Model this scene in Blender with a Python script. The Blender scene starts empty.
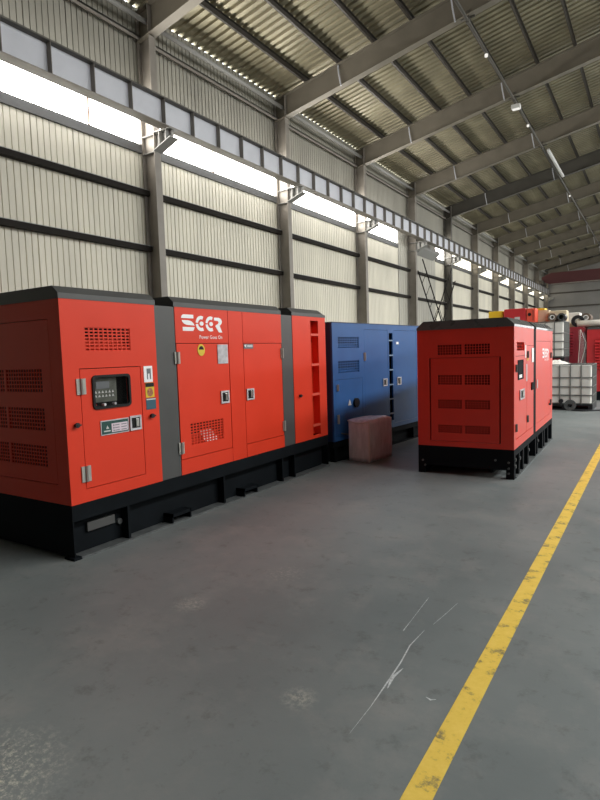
import bpy, math, random
from mathutils import Matrix, Vector
random.seed(7)
S = bpy.context.scene
COL = S.collection
PI = math.pi

# ------------------------------------------------------------------ camera
CH = 1.55
f_px, pitch, roll, yaw = 562.3, 0.0823, -0.0307, -0.566
cy, sy = math.cos(yaw), math.sin(yaw)
fw = Vector((sy*math.cos(pitch), cy*math.cos(pitch), -math.sin(pitch)))
r0 = Vector((cy, -sy, 0)); u0 = r0.cross(fw)
cr, sr = math.cos(roll), math.sin(roll)
rt = cr*r0 + sr*u0; up = -sr*r0 + cr*u0
cd = bpy.data.cameras.new('camera'); cam = bpy.data.objects.new('camera', cd); COL.objects.link(cam)
cam.matrix_world = Matrix(((rt.x, up.x, -fw.x, 0), (rt.y, up.y, -fw.y, 0), (rt.z, up.z, -fw.z, CH), (0, 0, 0, 1)))
cd.sensor_fit = 'HORIZONTAL'; cd.sensor_width = 36; cd.lens = 36*f_px/600; cd.clip_end = 300
S.camera = cam
S.view_settings.view_transform = 'Standard'
S.view_settings.look = 'None'
S.view_settings.exposure = 0.1
S.view_settings.gamma = 1.0
S.view_settings.use_curve_mapping = False

# ------------------------------------------------------------------ materials
def principled(name, col, rough=0.5, metal=0.0, noise=0.0, nscale=6.0, bump=0.0, bscale=40.0, spec=0.5, coat=0.0, alpha=1.0, stretch=None):
    m = bpy.data.materials.new(name); m.use_nodes = True
    nt = m.node_tree; b = nt.nodes['Principled BSDF']
    b.inputs['Base Color'].default_value = (*col, 1)
    b.inputs['Roughness'].default_value = rough
    b.inputs['Metallic'].default_value = metal
    b.inputs['Specular IOR Level'].default_value = spec
    b.inputs['Coat Weight'].default_value = coat
    b.inputs['Alpha'].default_value = alpha
    if noise or bump:
        tc = nt.nodes.new('ShaderNodeTexCoord')
        vec = tc.outputs['Object']
        if stretch:
            mp = nt.nodes.new('ShaderNodeMapping'); mp.inputs['Scale'].default_value = stretch
            nt.links.new(vec, mp.inputs['Vector']); vec = mp.outputs['Vector']
    if noise:
        n = nt.nodes.new('ShaderNodeTexNoise'); n.inputs['Scale'].default_value = nscale; n.inputs['Detail'].default_value = 5
        nt.links.new(vec, n.inputs['Vector'])
        r = nt.nodes.new('ShaderNodeValToRGB')
        r.color_ramp.elements[0].position = 0.3; r.color_ramp.elements[1].position = 0.7
        r.color_ramp.elements[0].color = (*[c*(1-noise) for c in col], 1)
        r.color_ramp.elements[1].color = (*[min(1, c*(1+noise)) for c in col], 1)
        nt.links.new(n.outputs['Fac'], r.inputs['Fac']); nt.links.new(r.outputs['Color'], b.inputs['Base Color'])
        mr = nt.nodes.new('ShaderNodeMapRange'); mr.inputs['To Min'].default_value = rough*0.85; mr.inputs['To Max'].default_value = min(1, rough*1.15)
        nt.links.new(n.outputs['Fac'], mr.inputs['Value']); nt.links.new(mr.outputs['Result'], b.inputs['Roughness'])
    if bump:
        n2 = nt.nodes.new('ShaderNodeTexNoise'); n2.inputs['Scale'].default_value = bscale; n2.inputs['Detail'].default_value = 3
        nt.links.new(vec, n2.inputs['Vector'])
        bp = nt.nodes.new('ShaderNodeBump'); bp.inputs['Strength'].default_value = bump; bp.inputs['Distance'].default_value = 0.01
        nt.links.new(n2.outputs['Fac'], bp.inputs['Height']); nt.links.new(bp.outputs['Normal'], b.inputs['Normal'])
    return m

def emit(name, col, st):
    m = bpy.data.materials.new(name); m.use_nodes = True; nt = m.node_tree; nt.nodes.clear()
    o = nt.nodes.new('ShaderNodeOutputMaterial'); e = nt.nodes.new('ShaderNodeEmission')
    e.inputs['Color'].default_value = (*col, 1); e.inputs['Strength'].default_value = st
    nt.links.new(e.outputs[0], o.inputs['Surface']); return m

M = {}
M['red'] = principled('red_paint', (0.74, 0.046, 0.017), 0.42, spec=0.32, noise=0.04, nscale=2.5)
M['red_c'] = principled('crimson_paint', (0.72, 0.043, 0.024), 0.34, noise=0.05, nscale=2.5)
M['char'] = principled('charcoal_paint', (0.074, 0.074, 0.072), 0.45, noise=0.06)
M['black'] = principled('black_paint', (0.007, 0.009, 0.011), 0.7, noise=0.2, nscale=4, spec=0.08)
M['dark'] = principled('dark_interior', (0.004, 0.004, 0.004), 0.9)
M['flange'] = principled('grey_steel', (0.09, 0.095, 0.095), 0.5, noise=0.3, nscale=14)
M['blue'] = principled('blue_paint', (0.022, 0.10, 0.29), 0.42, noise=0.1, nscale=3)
M['paleblue'] = principled('pale_blue_edge', (0.20, 0.30, 0.42), 0.5)
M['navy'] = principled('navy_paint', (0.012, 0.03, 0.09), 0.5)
M['chrome'] = principled('bright_metal', (0.55, 0.54, 0.5), 0.3, metal=0.8)
M['silver'] = principled('silver_plate', (0.55, 0.53, 0.55), 0.35, noise=0.25, nscale=18)
M['white'] = principled('white_vinyl', (0.93, 0.92, 0.92), 0.5)
M['offwhite'] = principled('white_label', (0.66, 0.65, 0.63), 0.5)
M['greyprint'] = principled('grey_print', (0.16, 0.17, 0.18), 0.5)
M['teal'] = principled('teal_label', (0.03, 0.10, 0.14), 0.5)
M['green'] = principled('dark_green_label', (0.02, 0.075, 0.065), 0.4)
M['pink'] = principled('pink_label', (0.72, 0.60, 0.66), 0.5)
M['yellow'] = principled('yellow_label', (0.70, 0.50, 0.03), 0.5)
M['skin'] = principled('label_photo', (0.42, 0.16, 0.07), 0.6, noise=0.5, nscale=60)
M['screen'] = principled('panel_face', (0.10, 0.105, 0.085), 0.4, noise=0.2, nscale=20)
M['matte'] = principled('matte_black', (0.01, 0.01, 0.012), 0.8, spec=0.1)
M['char_c'] = principled('glossy_charcoal', (0.09, 0.095, 0.093), 0.28, coat=0.4, noise=0.06)
M['bezel'] = principled('black_plastic', (0.008, 0.008, 0.008), 0.45, spec=0.3)
M['glass'] = principled('clear_cover', (0.02, 0.02, 0.02), 0.05, alpha=0.12)
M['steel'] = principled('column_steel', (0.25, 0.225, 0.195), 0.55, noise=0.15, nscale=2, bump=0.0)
M['steel_l'] = principled('pale_grey_steel', (0.62, 0.63, 0.68), 0.5, noise=0.05, nscale=2)
M['steel_d'] = principled('dark_purlin_steel', (0.055, 0.047, 0.038), 0.55, noise=0.15, nscale=2)
M['steel_m'] = principled('rafter_steel', (0.185, 0.163, 0.128), 0.55, noise=0.12, nscale=1.5)
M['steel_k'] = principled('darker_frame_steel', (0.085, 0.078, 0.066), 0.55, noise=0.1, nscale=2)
M['girt'] = principled('dark_girt_steel', (0.016, 0.013, 0.011), 0.7, spec=0.15)
M['roof'] = principled('roof_sheet', (0.31, 0.278, 0.19), 0.40, metal=0.45, noise=0.18, nscale=0.8)
M['wallsheet'] = principled('wall_sheet', (0.70, 0.66, 0.55), 0.6, noise=0.10, nscale=1.2, stretch=(1, 1, 0.25))
M['uppersheet'] = principled('upper_wall_sheet', (0.31, 0.295, 0.25), 0.6, noise=0.10, nscale=1.2, stretch=(1, 1, 0.25))
M['greysheet'] = principled('grey_cover_sheet', (0.42, 0.40, 0.345), 0.6, noise=0.10, nscale=1.2, stretch=(1, 1, 0.25))
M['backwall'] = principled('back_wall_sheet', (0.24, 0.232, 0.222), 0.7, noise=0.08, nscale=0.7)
M['frame'] = principled('window_frame_metal', (0.33, 0.325, 0.31), 0.5)
M['sill'] = principled('window_sill_metal', (0.085, 0.085, 0.083), 0.6)
M['mull'] = principled('window_mullion', (0.20, 0.14, 0.10), 0.6)
M['maroon'] = principled('maroon_paint', (0.10, 0.028, 0.030), 0.5, noise=0.1, nscale=1)
M['maroon2'] = principled('deep_red_paint', (0.30, 0.022, 0.035), 0.45, noise=0.1, nscale=2)
M['red2'] = principled('scarlet_paint', (0.55, 0.03, 0.035), 0.45, noise=0.06, nscale=2)
M['tank'] = principled('white_hdpe', (0.82, 0.80, 0.75), 0.4, noise=0.06, nscale=3)
M['galv'] = principled('galvanised_bar', (0.16, 0.165, 0.16), 0.45, metal=0.4)
M['cream'] = principled('cream_foam', (0.62, 0.52, 0.36), 0.8, noise=0.1, nscale=5)
M['foam'] = principled('white_foam', (0.76, 0.72, 0.66), 0.8, noise=0.06, nscale=5)
M['brown'] = principled('brown_core', (0.14, 0.10, 0.075), 0.8, noise=0.2, nscale=30)
M['rubber'] = principled('black_rubber', (0.012, 0.013, 0.016), 0.5)
M['yellowbox'] = principled('yellow_board', (0.80, 0.50, 0.02), 0.5)
M['orange'] = principled('orange_red_paint', (0.75, 0.09, 0.05), 0.5)
M['carton'] = principled('carton', (0.94, 0.92, 0.89), 0.7, noise=0.03, nscale=10)
M['lampwhite'] = emit('lamp_glow', (1, 0.97, 0.9), 0.9)
M['scratch'] = principled('scratch', (0.5, 0.52, 0.52), 0.8, noise=0.3, nscale=60)

# plastic film round the carton: white streaks over a clear film
def film():
    m = bpy.data.materials.new('wrinkled_film'); m.use_nodes = True; nt = m.node_tree; b = nt.nodes['Principled BSDF']
    b.inputs['Base Color'].default_value = (0.96, 0.96, 0.95, 1); b.inputs['Roughness'].default_value = 0.25
    tc = nt.nodes.new('ShaderNodeTexCoord'); mp = nt.nodes.new('ShaderNodeMapping'); mp.inputs['Scale'].default_value = (9, 9, 2.2)
    n = nt.nodes.new('ShaderNodeTexNoise'); n.inputs['Scale'].default_value = 1.6; n.inputs['Detail'].default_value = 6
    r = nt.nodes.new('ShaderNodeMapRange'); r.inputs['From Min'].default_value = 0.35; r.inputs['From Max'].default_value = 0.7
    r.inputs['To Min'].default_value = 0.75; r.inputs['To Max'].default_value = 1.0
    bp = nt.nodes.new('ShaderNodeBump'); bp.inputs['Strength'].default_value = 0.9; bp.inputs['Distance'].default_value = 0.012
    nt.links.new(tc.outputs['Object'], mp.inputs['Vector']); nt.links.new(mp.outputs['Vector'], n.inputs['Vector'])
    nt.links.new(n.outputs['Fac'], r.inputs['Value']); nt.links.new(r.outputs['Result'], b.inputs['Alpha'])
    nt.links.new(n.outputs['Fac'], bp.inputs['Height']); nt.links.new(bp.outputs['Normal'], b.inputs['Normal'])
    return m
M['film'] = film()

def floor_mat():
    m = bpy.data.materials.new('painted_concrete'); m.use_nodes = True; nt = m.node_tree; b = nt.nodes['Principled BSDF']
    L = nt.links.new; N = nt.nodes.new
    tc = N('ShaderNodeTexCoord')
    def noise(sc, det, rough=0.55):
        n = N('ShaderNodeTexNoise'); n.inputs['Scale'].default_value = sc; n.inputs['Detail'].default_value = det; n.inputs['Roughness'].default_value = rough
        L(tc.outputs['Object'], n.inputs['Vector']); return n
    n1 = noise(0.55, 6); r1 = N('ShaderNodeValToRGB')
    r1.color_ramp.elements[0].position = 0.32; r1.color_ramp.elements[0].color = (0.122, 0.142, 0.143, 1)
    r1.color_ramp.elements[1].position = 0.70; r1.color_ramp.elements[1].color = (0.200, 0.217, 0.213, 1)
    L(n1.outputs['Fac'], r1.inputs['Fac'])
    # brownish dusty traffic patches
    n2 = noise(1.7, 8, 0.72); m2 = N('ShaderNodeMapRange'); m2.inputs['From Min'].default_value = 0.50; m2.inputs['From Max'].default_value = 0.72; m2.inputs['To Max'].default_value = 0.6
    L(n2.outputs['Fac'], m2.inputs['Value'])
    x2 = N('ShaderNodeMixRGB'); x2.inputs['Color2'].default_value = (0.255, 0.245, 0.23, 1)
    L(m2.outputs['Result'], x2.inputs['Fac']); L(r1.outputs['Color'], x2.inputs['Color1'])
    # dark scuffs
    n3 = noise(6.5, 9, 0.75); m3 = N('ShaderNodeMapRange'); m3.inputs['From Min'].default_value = 0.55; m3.inputs['From Max'].default_value = 0.70; m3.inputs['To Max'].default_value = 0.7
    L(n3.outputs['Fac'], m3.inputs['Value'])
    x3 = N('ShaderNodeMixRGB'); x3.inputs['Color2'].default_value = (0.085, 0.09, 0.088, 1)
    L(m3.outputs['Result'], x3.inputs['Fac']); L(x2.outputs['Color'], x3.inputs['Color1'])
    prev = x3.outputs['Color']
    # pale speckled patches and stains; the first is largest and strongest
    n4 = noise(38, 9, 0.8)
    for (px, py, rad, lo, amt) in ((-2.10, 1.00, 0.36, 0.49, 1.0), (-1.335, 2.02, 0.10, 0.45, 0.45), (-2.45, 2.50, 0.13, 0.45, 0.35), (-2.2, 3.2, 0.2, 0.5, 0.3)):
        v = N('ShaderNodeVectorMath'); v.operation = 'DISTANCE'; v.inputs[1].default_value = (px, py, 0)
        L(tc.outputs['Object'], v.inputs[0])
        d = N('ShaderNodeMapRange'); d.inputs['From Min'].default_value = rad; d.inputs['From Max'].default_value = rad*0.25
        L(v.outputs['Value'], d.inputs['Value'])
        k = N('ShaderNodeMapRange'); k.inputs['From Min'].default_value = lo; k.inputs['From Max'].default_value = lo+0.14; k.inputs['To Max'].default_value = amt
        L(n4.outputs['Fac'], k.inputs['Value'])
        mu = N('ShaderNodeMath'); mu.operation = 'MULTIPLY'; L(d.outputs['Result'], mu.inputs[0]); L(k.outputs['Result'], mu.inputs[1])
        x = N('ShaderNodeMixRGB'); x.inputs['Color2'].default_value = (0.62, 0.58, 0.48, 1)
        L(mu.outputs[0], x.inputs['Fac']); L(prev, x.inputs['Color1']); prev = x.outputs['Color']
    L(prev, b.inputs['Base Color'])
    rr = N('ShaderNodeMapRange'); rr.inputs['To Min'].default_value = 0.42; rr.inputs['To Max'].default_value = 0.62
    L(n2.outputs['Fac'], rr.inputs['Value']); L(rr.outputs['Result'], b.inputs['Roughness'])
    bp = N('ShaderNodeBump'); bp.inputs['Strength'].default_value = 0.12; bp.inputs['Distance'].default_value = 0.01
    L(n3.outputs['Fac'], bp.inputs['Height']); L(bp.outputs['Normal'], b.inputs['Normal'])
    return m
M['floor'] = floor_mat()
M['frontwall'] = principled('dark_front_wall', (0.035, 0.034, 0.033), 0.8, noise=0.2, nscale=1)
M['rightwall'] = principled('right_wall_sheet', (0.30, 0.285, 0.25), 0.7, noise=0.1, nscale=1)

def line_mat():
    m = bpy.data.materials.new('worn_yellow_paint'); m.use_nodes = True; nt = m.node_tree; b = nt.nodes['Principled BSDF']
    L = nt.links.new; N = nt.nodes.new
    tc = N('ShaderNodeTexCoord')
    n = N('ShaderNodeTexNoise'); n.inputs['Scale'].default_value = 9; n.inputs['Detail'].default_value = 9; n.inputs['Roughness'].default_value = 0.72
    L(tc.outputs['Object'], n.inputs['Vector'])
    r = N('ShaderNodeValToRGB')
    r.color_ramp.elements[0].position = 0.37; r.color_ramp.elements[0].color = (0.24, 0.19, 0.08, 1)
    r.color_ramp.elements[1].position = 0.46; r.color_ramp.elements[1].color = (0.76, 0.52, 0.075, 1)
    e = r.color_ramp.elements.new(0.7); e.color = (0.84, 0.60, 0.12, 1)
    L(n.outputs['Fac'], r.inputs['Fac']); L(r.outputs['Color'], b.inputs['Base Color']); b.inputs['Roughness'].default_value = 0.5
    return m
M['line'] = line_mat()

# ------------------------------------------------------------------ mesh builder
class MB:
    def __init__(s): s.v = []; s.f = []; s.smooth = False
    def add(s, vs, fs):
        o = len(s.v); s.v += [tuple(v) for v in vs]; s.f += [tuple(i+o for i in f) for f in fs]; return s
    def box(s, x0, x1, y0, y1, z0, z1):
        vs = [(x, y, z) for z in (z0, z1) for y in (y0, y1) for x in (x0, x1)]
        return s.add(vs, [(0, 2, 3, 1), (4, 5, 7, 6), (0, 1, 5, 4), (2, 6, 7, 3), (0, 4, 6, 2), (1, 3, 7, 5)])
    def prism(s, poly, axis, a, b):
        # poly: 2-D points; axis 'x' -> (y,z), 'y' -> (x,z), 'z' -> (x,y)
        def P(p, t): return {'x': (t, p[0], p[1]), 'y': (p[0], t, p[1]), 'z': (p[0], p[1], t)}[axis]
        n = len(poly); vs = [P(p, a) for p in poly] + [P(p, b) for p in poly]
        return s.add(vs, [tuple(range(n))[::-1], tuple(range(n, 2*n))] + [(i, (i+1) % n, n+(i+1) % n, n+i) for i in range(n)])
    def tube(s, pts, r, n=10, cap=True):
        pts = [Vector(p) for p in pts]; rings = []
        for i, p in enumerate(pts):
            d = (pts[min(i+1, len(pts)-1)] - pts[max(i-1, 0)]).normalized()
            a = Vector((0, 0, 1)) if abs(d.z) < 0.9 else Vector((1, 0, 0))
            e1 = d.cross(a).normalized(); e2 = d.cross(e1)
            rr = r[i] if isinstance(r, (list, tuple)) else r
            rings.append([p + rr*(math.cos(2*PI*k/n)*e1 + math.sin(2*PI*k/n)*e2) for k in range(n)])
        vs = [v for R in rings for v in R]; fs = []
        for i in range(len(pts)-1):
            for k in range(n): fs.append((i*n+k, i*n+(k+1) % n, (i+1)*n+(k+1) % n, (i+1)*n+k))
        if cap: fs += [tuple(range(n))[::-1], tuple(range((len(pts)-1)*n, len(pts)*n))]
        return s.add(vs, fs)
    def pipe(s, p0, p1, ro, ri, n=24):
        # hollow tube
        p0, p1 = Vector(p0), Vector(p1); d = (p1-p0).normalized()
        a = Vector((0, 0, 1)) if abs(d.z) < 0.9 else Vector((1, 0, 0)); e1 = d.cross(a).normalized(); e2 = d.cross(e1)
        R = [[p + r*(math.cos(2*PI*k/n)*e1 + math.sin(2*PI*k/n)*e2) for k in range(n)] for p, r in ((p0, ro), (p1, ro), (p1, ri), (p0, ri))]
        vs = [v for q in R for v in q]
        return s.add(vs, [(i*n+k, i*n+(k+1) % n, ((i+1) % 4)*n+(k+1) % n, ((i+1) % 4)*n+k) for i in range(4) for k in range(n)])
    def slab(s, x0, x1, z0, z1, y0, y1, holes=()):
        xs = sorted({x0, x1, *[h[0] for h in holes], *[h[1] for h in holes]}); zs = sorted({z0, z1, *[h[2] for h in holes], *[h[3] for h in holes]})
        for i in range(len(xs)-1):
            run = None
            for j in range(len(zs)-1):
                mx, mz = (xs[i]+xs[i+1])/2, (zs[j]+zs[j+1])/2
                if any(h[0] < mx < h[1] and h[2] < mz < h[3] for h in holes): continue
                s.box(xs[i], xs[i+1], y0, y1, zs[j], zs[j+1])
        return s
    def yslab(s, y0, y1, z0, z1, x0, x1, holes=()):
        t = MB(); t.slab(y0, y1, z0, z1, x0, x1, holes)
        return s.add([(v[1], v[0], v[2]) for v in t.v], [f[::-1] for f in t.f])
    def build(s, name, mat, parent=None, smooth=False, bevel=0):
        me = bpy.data.meshes.new(name); me.from_pydata(s.v, [], s.f); me.update()
        if smooth:
            for p in me.polygons: p.use_smooth = True
        me.materials.append(M[mat] if isinstance(mat, str) else mat)
        o = bpy.data.objects.new(name, me); COL.objects.link(o)
        if parent: o.parent = parent
        if bevel:
            md = o.modifiers.new('bevel', 'BEVEL'); md.width = bevel; md.segments = 2; md.limit_method = 'ANGLE'
        return o

def tag(o, label=None, cat=None, group=None, kind=None):
    if label: o['label'] = label
    if cat: o['category'] = cat
    if group: o['group'] = group
    if kind: o['kind'] = kind
    return o
def empty(name, loc=(0, 0, 0), rz=0, label=None, cat=None, group=None):
    o = bpy.data.objects.new(name, None); COL.objects.link(o); o.location = loc; o.rotation_euler = (0, 0, rz); o.empty_display_size = 0.2
    return tag(o, label, cat, group)
def copy_tree(o, parent=None):
    c = o.copy(); COL.objects.link(c)
    if parent: c.parent = parent
    for ch in list(o.children): copy_tree(ch, c)
    return c
def rrect(x0, x1, z0, z1, r, n=5):
    out = []
    for cx, cz, a0 in ((x1-r, z1-r, 0), (x0+r, z1-r, PI/2), (x0+r, z0+r, PI), (x1-r, z0+r, 1.5*PI)):
        for k in range(n+1):
            a = a0 + k*PI/2/n; out.append((cx+r*math.cos(a), cz+r*math.sin(a)))
    return out
def ellipse(cx, cz, rx, rz, n=20): return [(cx+rx*math.cos(2*PI*k/n), cz+rz*math.sin(2*PI*k/n)) for k in range(n)]
def ordinal(n): return ['zeroth', 'first', 'second', 'third', 'fourth', 'fifth', 'sixth', 'seventh', 'eighth', 'ninth', 'tenth', 'eleventh', 'twelfth'][n]

# text as a real mesh (built-in font)
def text_bits(txt, size):
    c = bpy.data.curves.new('t', 'FONT'); c.body = txt; c.size = size; c.resolution_u = 2
    o = bpy.data.objects.new('t', c); COL.objects.link(o)
    me = o.to_mesh(); vs = [tuple(v.co) for v in me.vertices]; fs = [tuple(p.vertices) for p in me.polygons]
    o.to_mesh_clear(); bpy.data.objects.remove(o); bpy.data.curves.remove(c)
    return vs, fs

# ------------------------------------------------------------------ the hall
XW, XC = -11.40, -10.9          # wall sheet, inner column face
XR = 12.0                       # opposite wall
YF, YB = -2.5, 72.6             # front and back walls
XRIDGE = 0.3
colY = [10.72 + 6.15*k for k in range(11)]
def roofz(x): return 10.58 + 0.2016*((x if x < XRIDGE else 2*XRIDGE-x) + 10.9)

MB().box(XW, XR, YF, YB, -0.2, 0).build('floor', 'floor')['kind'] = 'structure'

def ribbed(profile_pts, axis_fn):
    pass
def sheet_along_y(y0, y1, pitch, rib, depth, lower, upper, ribs_out, seam=0):
    """rows of points across Y; lower/upper: functions giving the two edge points (x, z); ribs_out: offset direction"""
    b = MB(); ys = []
    y = y0; k = 0
    while y < y1 - 1e-6:
        q = 2.2 if seam and k % seam == 3 else 1
        ys += [(y, 0), (y+pitch-rib*1.6, 0), (y+pitch-rib*1.3, q), (y+pitch-rib*0.3, q)]; y += pitch; k += 1
    ys.append((y1, 0))
    ys = [(min(a, y1), o) for a, o in ys]
    vs = []
    for a, o in ys:
        for P in (lower, upper):
            vs.append((P[0]+ribs_out[0]*depth*o, a, P[1]+ribs_out[1]*depth*o))
    b.add(vs, [(2*i, 2*i+1, 2*i+3, 2*i+2) for i in range(len(ys)-1)])
    return b
# left wall: corrugated cladding below the window strip, above it, and round the short strips
WZ0, WZ1 = 7.05, 8.25
wall = MB()
t = sheet_along_y(YF, YB, 0.15, 0.018, 0.022, (XW, 0), (XW, WZ0), (-1, 0), 7); wall.add(t.v, t.f)
upper = sheet_along_y(YF, YB, 0.15, 0.018, 0.022, (XW, WZ1), (XW, roofz(XW)), (-1, 0), 7)
# windows along the left wall: (y0, y1) of each glazed strip
strips = [(4.7, 10.6)]
for k in range(10):
    a, b_ = colY[k]+0.12, colY[k+1]-0.12
    if k == 2: b_ = 27.75
    if k == 3: a = 33.6
    strips.append((a, b_))
solid = [(YF, 4.7)] + [(strips[i][1], strips[i+1][0]) for i in range(len(strips)-1)] + [(strips[-1][1], YB)]
for y0, y1 in solid:
    wall.add([(XW, y0, WZ0), (XW, y1, WZ0), (XW, y1, WZ1), (XW, y0, WZ1)], [(0, 1, 2, 3)])
wl = wall.build('wall_left', 'wallsheet'); wl['kind'] = 'structure'
upper.build('upper_cladding', 'uppersheet', wl)['label'] = 'greyer cladding above the window strip'
M['day_l'] = emit('daylight_pane_left', (1.0, 0.97, 0.90), 17.0)
M['day_far'] = emit('daylight_pane_far', (1.0, 0.93, 0.74), 3.0)
M['day_r'] = emit('daylight_pane_right', (1.0, 0.985, 0.95), 12.0)
M['day_roof'] = emit('daylight_rooflight', (0.97, 1.0, 1.0), 31.0)
M['day_door'] = emit('daylight_doorway', (0.97, 1.0, 1.0), 3.0)
for i, (y0, y1) in enumerate(strips):
    w = empty('window_%d' % (i+1), (XW, (y0+y1)/2, WZ0)); w['kind'] = 'structure'
    L = (y1-y0)/2
    MB().add([(-0.02, -L, 0), (-0.02, L, 0), (-0.02, L, WZ1-WZ0), (-0.02, -L, WZ1-WZ0)], [(0, 1, 2, 3)]).build('pane', 'day_l' if i < 5 else 'day_far', w)
    MB().box(-0.03, 0.06, -L, L, -0.22, 0.0).build('sill', 'sill', w)
    fr = MB().box(-0.03, 0.05, -L, L, WZ1-WZ0, WZ1-WZ0+0.08).box(-0.03, 0.04, -L-0.05, -L, -0.1, WZ1-WZ0).box(-0.03, 0.04, L, L+0.05, -0.1, WZ1-WZ0)
    fr.build('frame', 'frame', w)
    for yw in ((9.05,) if i == 0 else [colY[i-1]+d for d in (2.75, 4.85)]):
        if not y0+0.3 < yw < y1-0.3: continue
        yy = yw-(y0+y1)/2
        MB().box(-0.02, 0.015, yy-0.022, yy+0.022, 0, WZ1-WZ0).build('mullion', 'mull', w)

# roof: corrugated sheet, ribs running up the slope
sl = sheet_along_y(YF, YB, 0.27, 0.085, 0.06, (XW-0.05, roofz(XW-0.05)), (XRIDGE, roofz(XRIDGE)), (0, 1))
# the far slope carries a strip of rooflights, one per bay
SK0, SK1 = 7.4, 9.2
sk = [(3.2, 10.4)] + [(colY[k]+0.3, colY[k+1]-0.3) for k in range(10)]
for xa, xb in ((XR+0.05, SK1), (SK0, XRIDGE)):
    t = sheet_along_y(YF, YB, 0.27, 0.085, 0.06, (xa, roofz(xa)), (xb, roofz(xb)), (0, 1)); sl.add(t.v, t.f)
yy = YF
for a, b_ in sk + [(YB, YB)]:
    if a > yy: sl.add([(SK1, yy, roofz(SK1)), (SK1, a, roofz(SK1)), (SK0, a, roofz(SK0)), (SK0, yy, roofz(SK0))], [(0, 1, 2, 3)])
    yy = b_
for i, (a, b_) in enumerate(sk):
    w = empty('window_%d' % (i+31), (SK1, a, roofz(SK1))); w['kind'] = 'structure'; dz = roofz(SK0)-roofz(SK1)
    MB().add([(0, 0, 0), (0, b_-a, 0), (SK0-SK1, b_-a, dz), (SK0-SK1, 0, dz)], [(0, 1, 2, 3)]).build('pane', 'day_roof', w)
    MB().box(-0.02, 0.02, 0, b_-a, -0.03, 0.01).box(SK0-SK1-0.02, SK0-SK1+0.02, 0, b_-a, dz-0.03, dz+0.01).build('frame', 'frame', w)
sl.build('ceiling', 'roof')['kind'] = 'structure'

# opposite side and ends
wr = MB()
RS = [(7.5 + 6.15*k, 13.3 + 6.15*k) for k in range(10)]
wr.box(XR, XR+0.1, YF, YB, 0, WZ0).box(XR, XR+0.1, YF, YB, WZ1, roofz(XR)-0.02)
yy = YF
for a, b_ in RS:
    wr.box(XR, XR+0.1, yy, a, WZ0, WZ1); yy = b_
wr.box(XR, XR+0.1, yy, YB, WZ0, WZ1)
wr.build('wall_right', 'rightwall')['kind'] = 'structure'
for i, (a, b_) in enumerate(RS):
    w = empty('window_%d' % (i+12), (XR, (a+b_)/2, WZ0)); w['kind'] = 'structure'; L = (b_-a)/2
    MB().add([(0.03, -L, 0), (0.03, L, 0), (0.03, L, WZ1-WZ0), (0.03, -L, WZ1-WZ0)], [(0, 3, 2, 1)]).build('pane', 'day_r', w)
    MB().box(-0.05, 0.05, -L, L, -0.1, 0).box(-0.05, 0.05, -L, L, WZ1-WZ0, WZ1-WZ0+0.08).build('frame', 'frame', w)
gable = [(XW, 0), (XR, 0), (XR, roofz(XR)+0.07), (XRIDGE, roofz(XRIDGE)+0.07), (XW, roofz(XW)+0.07)]
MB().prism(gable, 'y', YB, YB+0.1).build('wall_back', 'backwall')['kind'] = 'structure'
dr = empty('door_1', (6.5, YB-0.02, 0)); dr['kind'] = 'structure'
MB().box(-4, 4, -0.02, 0, 0.02, 5.6).build('daylit_panel', 'day_door', dr)
MB().box(-4.15, -4, -0.05, 0, 0, 5.75).box(4, 4.15, -0.05, 0, 0, 5.75).box(-4, 4, -0.05, 0, 5.6, 5.75).build('frame', 'frame', dr)
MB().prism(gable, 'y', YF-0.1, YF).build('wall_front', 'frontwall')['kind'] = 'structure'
for i, z in enumerate((2.4, 4.2, 6.0, 7.6)):
    MB().box(XW+0.1, 2.2, YB-0.12, YB, z, z+0.14).build('trim_%d' % (i+1), 'steel_d')['kind'] = 'structure'
# cover sheets where the glazing is closed off
for i, (a, b_) in enumerate(((27.81, colY[3]-0.12), (colY[3]+0.12, 33.54))):
    t = sheet_along_y(a, b_, 0.3, 0.02, 0.02, (XW+0.03, 0), (XW+0.03, WZ1+0.05), (-1, 0))
    t.build('trim_%d' % (i+5), 'greysheet')['kind'] = 'structure'

def nth(k): return ['leftmost', 'second', 'third', 'fourth', 'fifth', 'sixth', 'seventh', 'eighth', 'ninth', 'tenth', 'eleventh'][k]
# columns
for k, Y in enumerate(colY):
    c = empty('steel_column', (XC, Y, 0), 0, '%s grey steel H-column along the left wall%s' % (nth(k).capitalize() if k == 0 else nth(k), '' if k == 0 else ' counting from the left'), 'column', 'steel columns along the left wall')
    D = -0.45; T = 9.66
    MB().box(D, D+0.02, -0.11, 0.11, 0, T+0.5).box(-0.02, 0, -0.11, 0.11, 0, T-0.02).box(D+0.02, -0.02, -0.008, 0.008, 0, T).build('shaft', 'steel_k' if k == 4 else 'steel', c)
    # crane bracket (corbel)
    zt = 7.255
    def zl(x): return zt-0.44+0.22*x/0.58
    br = MB().prism([(0, zl(0)), (0.58, zl(0.58)), (0.58, zt), (0, zt)], 'y', -0.01, 0.01)
    br.box(0, 0.60, -0.15, 0.15, zt-0.02, zt).box(0.43, 0.445, -0.14, 0.14, zl(0.43), zt-0.02).box(0.20, 0.215, -0.14, 0.14, zl(0.2), zt-0.02)
    br.prism([(0, zl(0)-0.02), (0.60, zl(0.60)-0.02), (0.60, zl(0.60)), (0, zl(0))], 'y', -0.15, 0.15)
    br.build('crane_bracket', 'frame', c)
    st = MB()
    for z in (zt-0.02, zt-0.45): st.box(D+0.02, -0.02, -0.10, -0.008, z-0.012, z)
    st.build('stiffener_plates', 'frame', c)
    MB().box(-0.47, 0.06, -0.17, 0.17, 0, 0.03).build('base_plate', 'steel', c)

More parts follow.
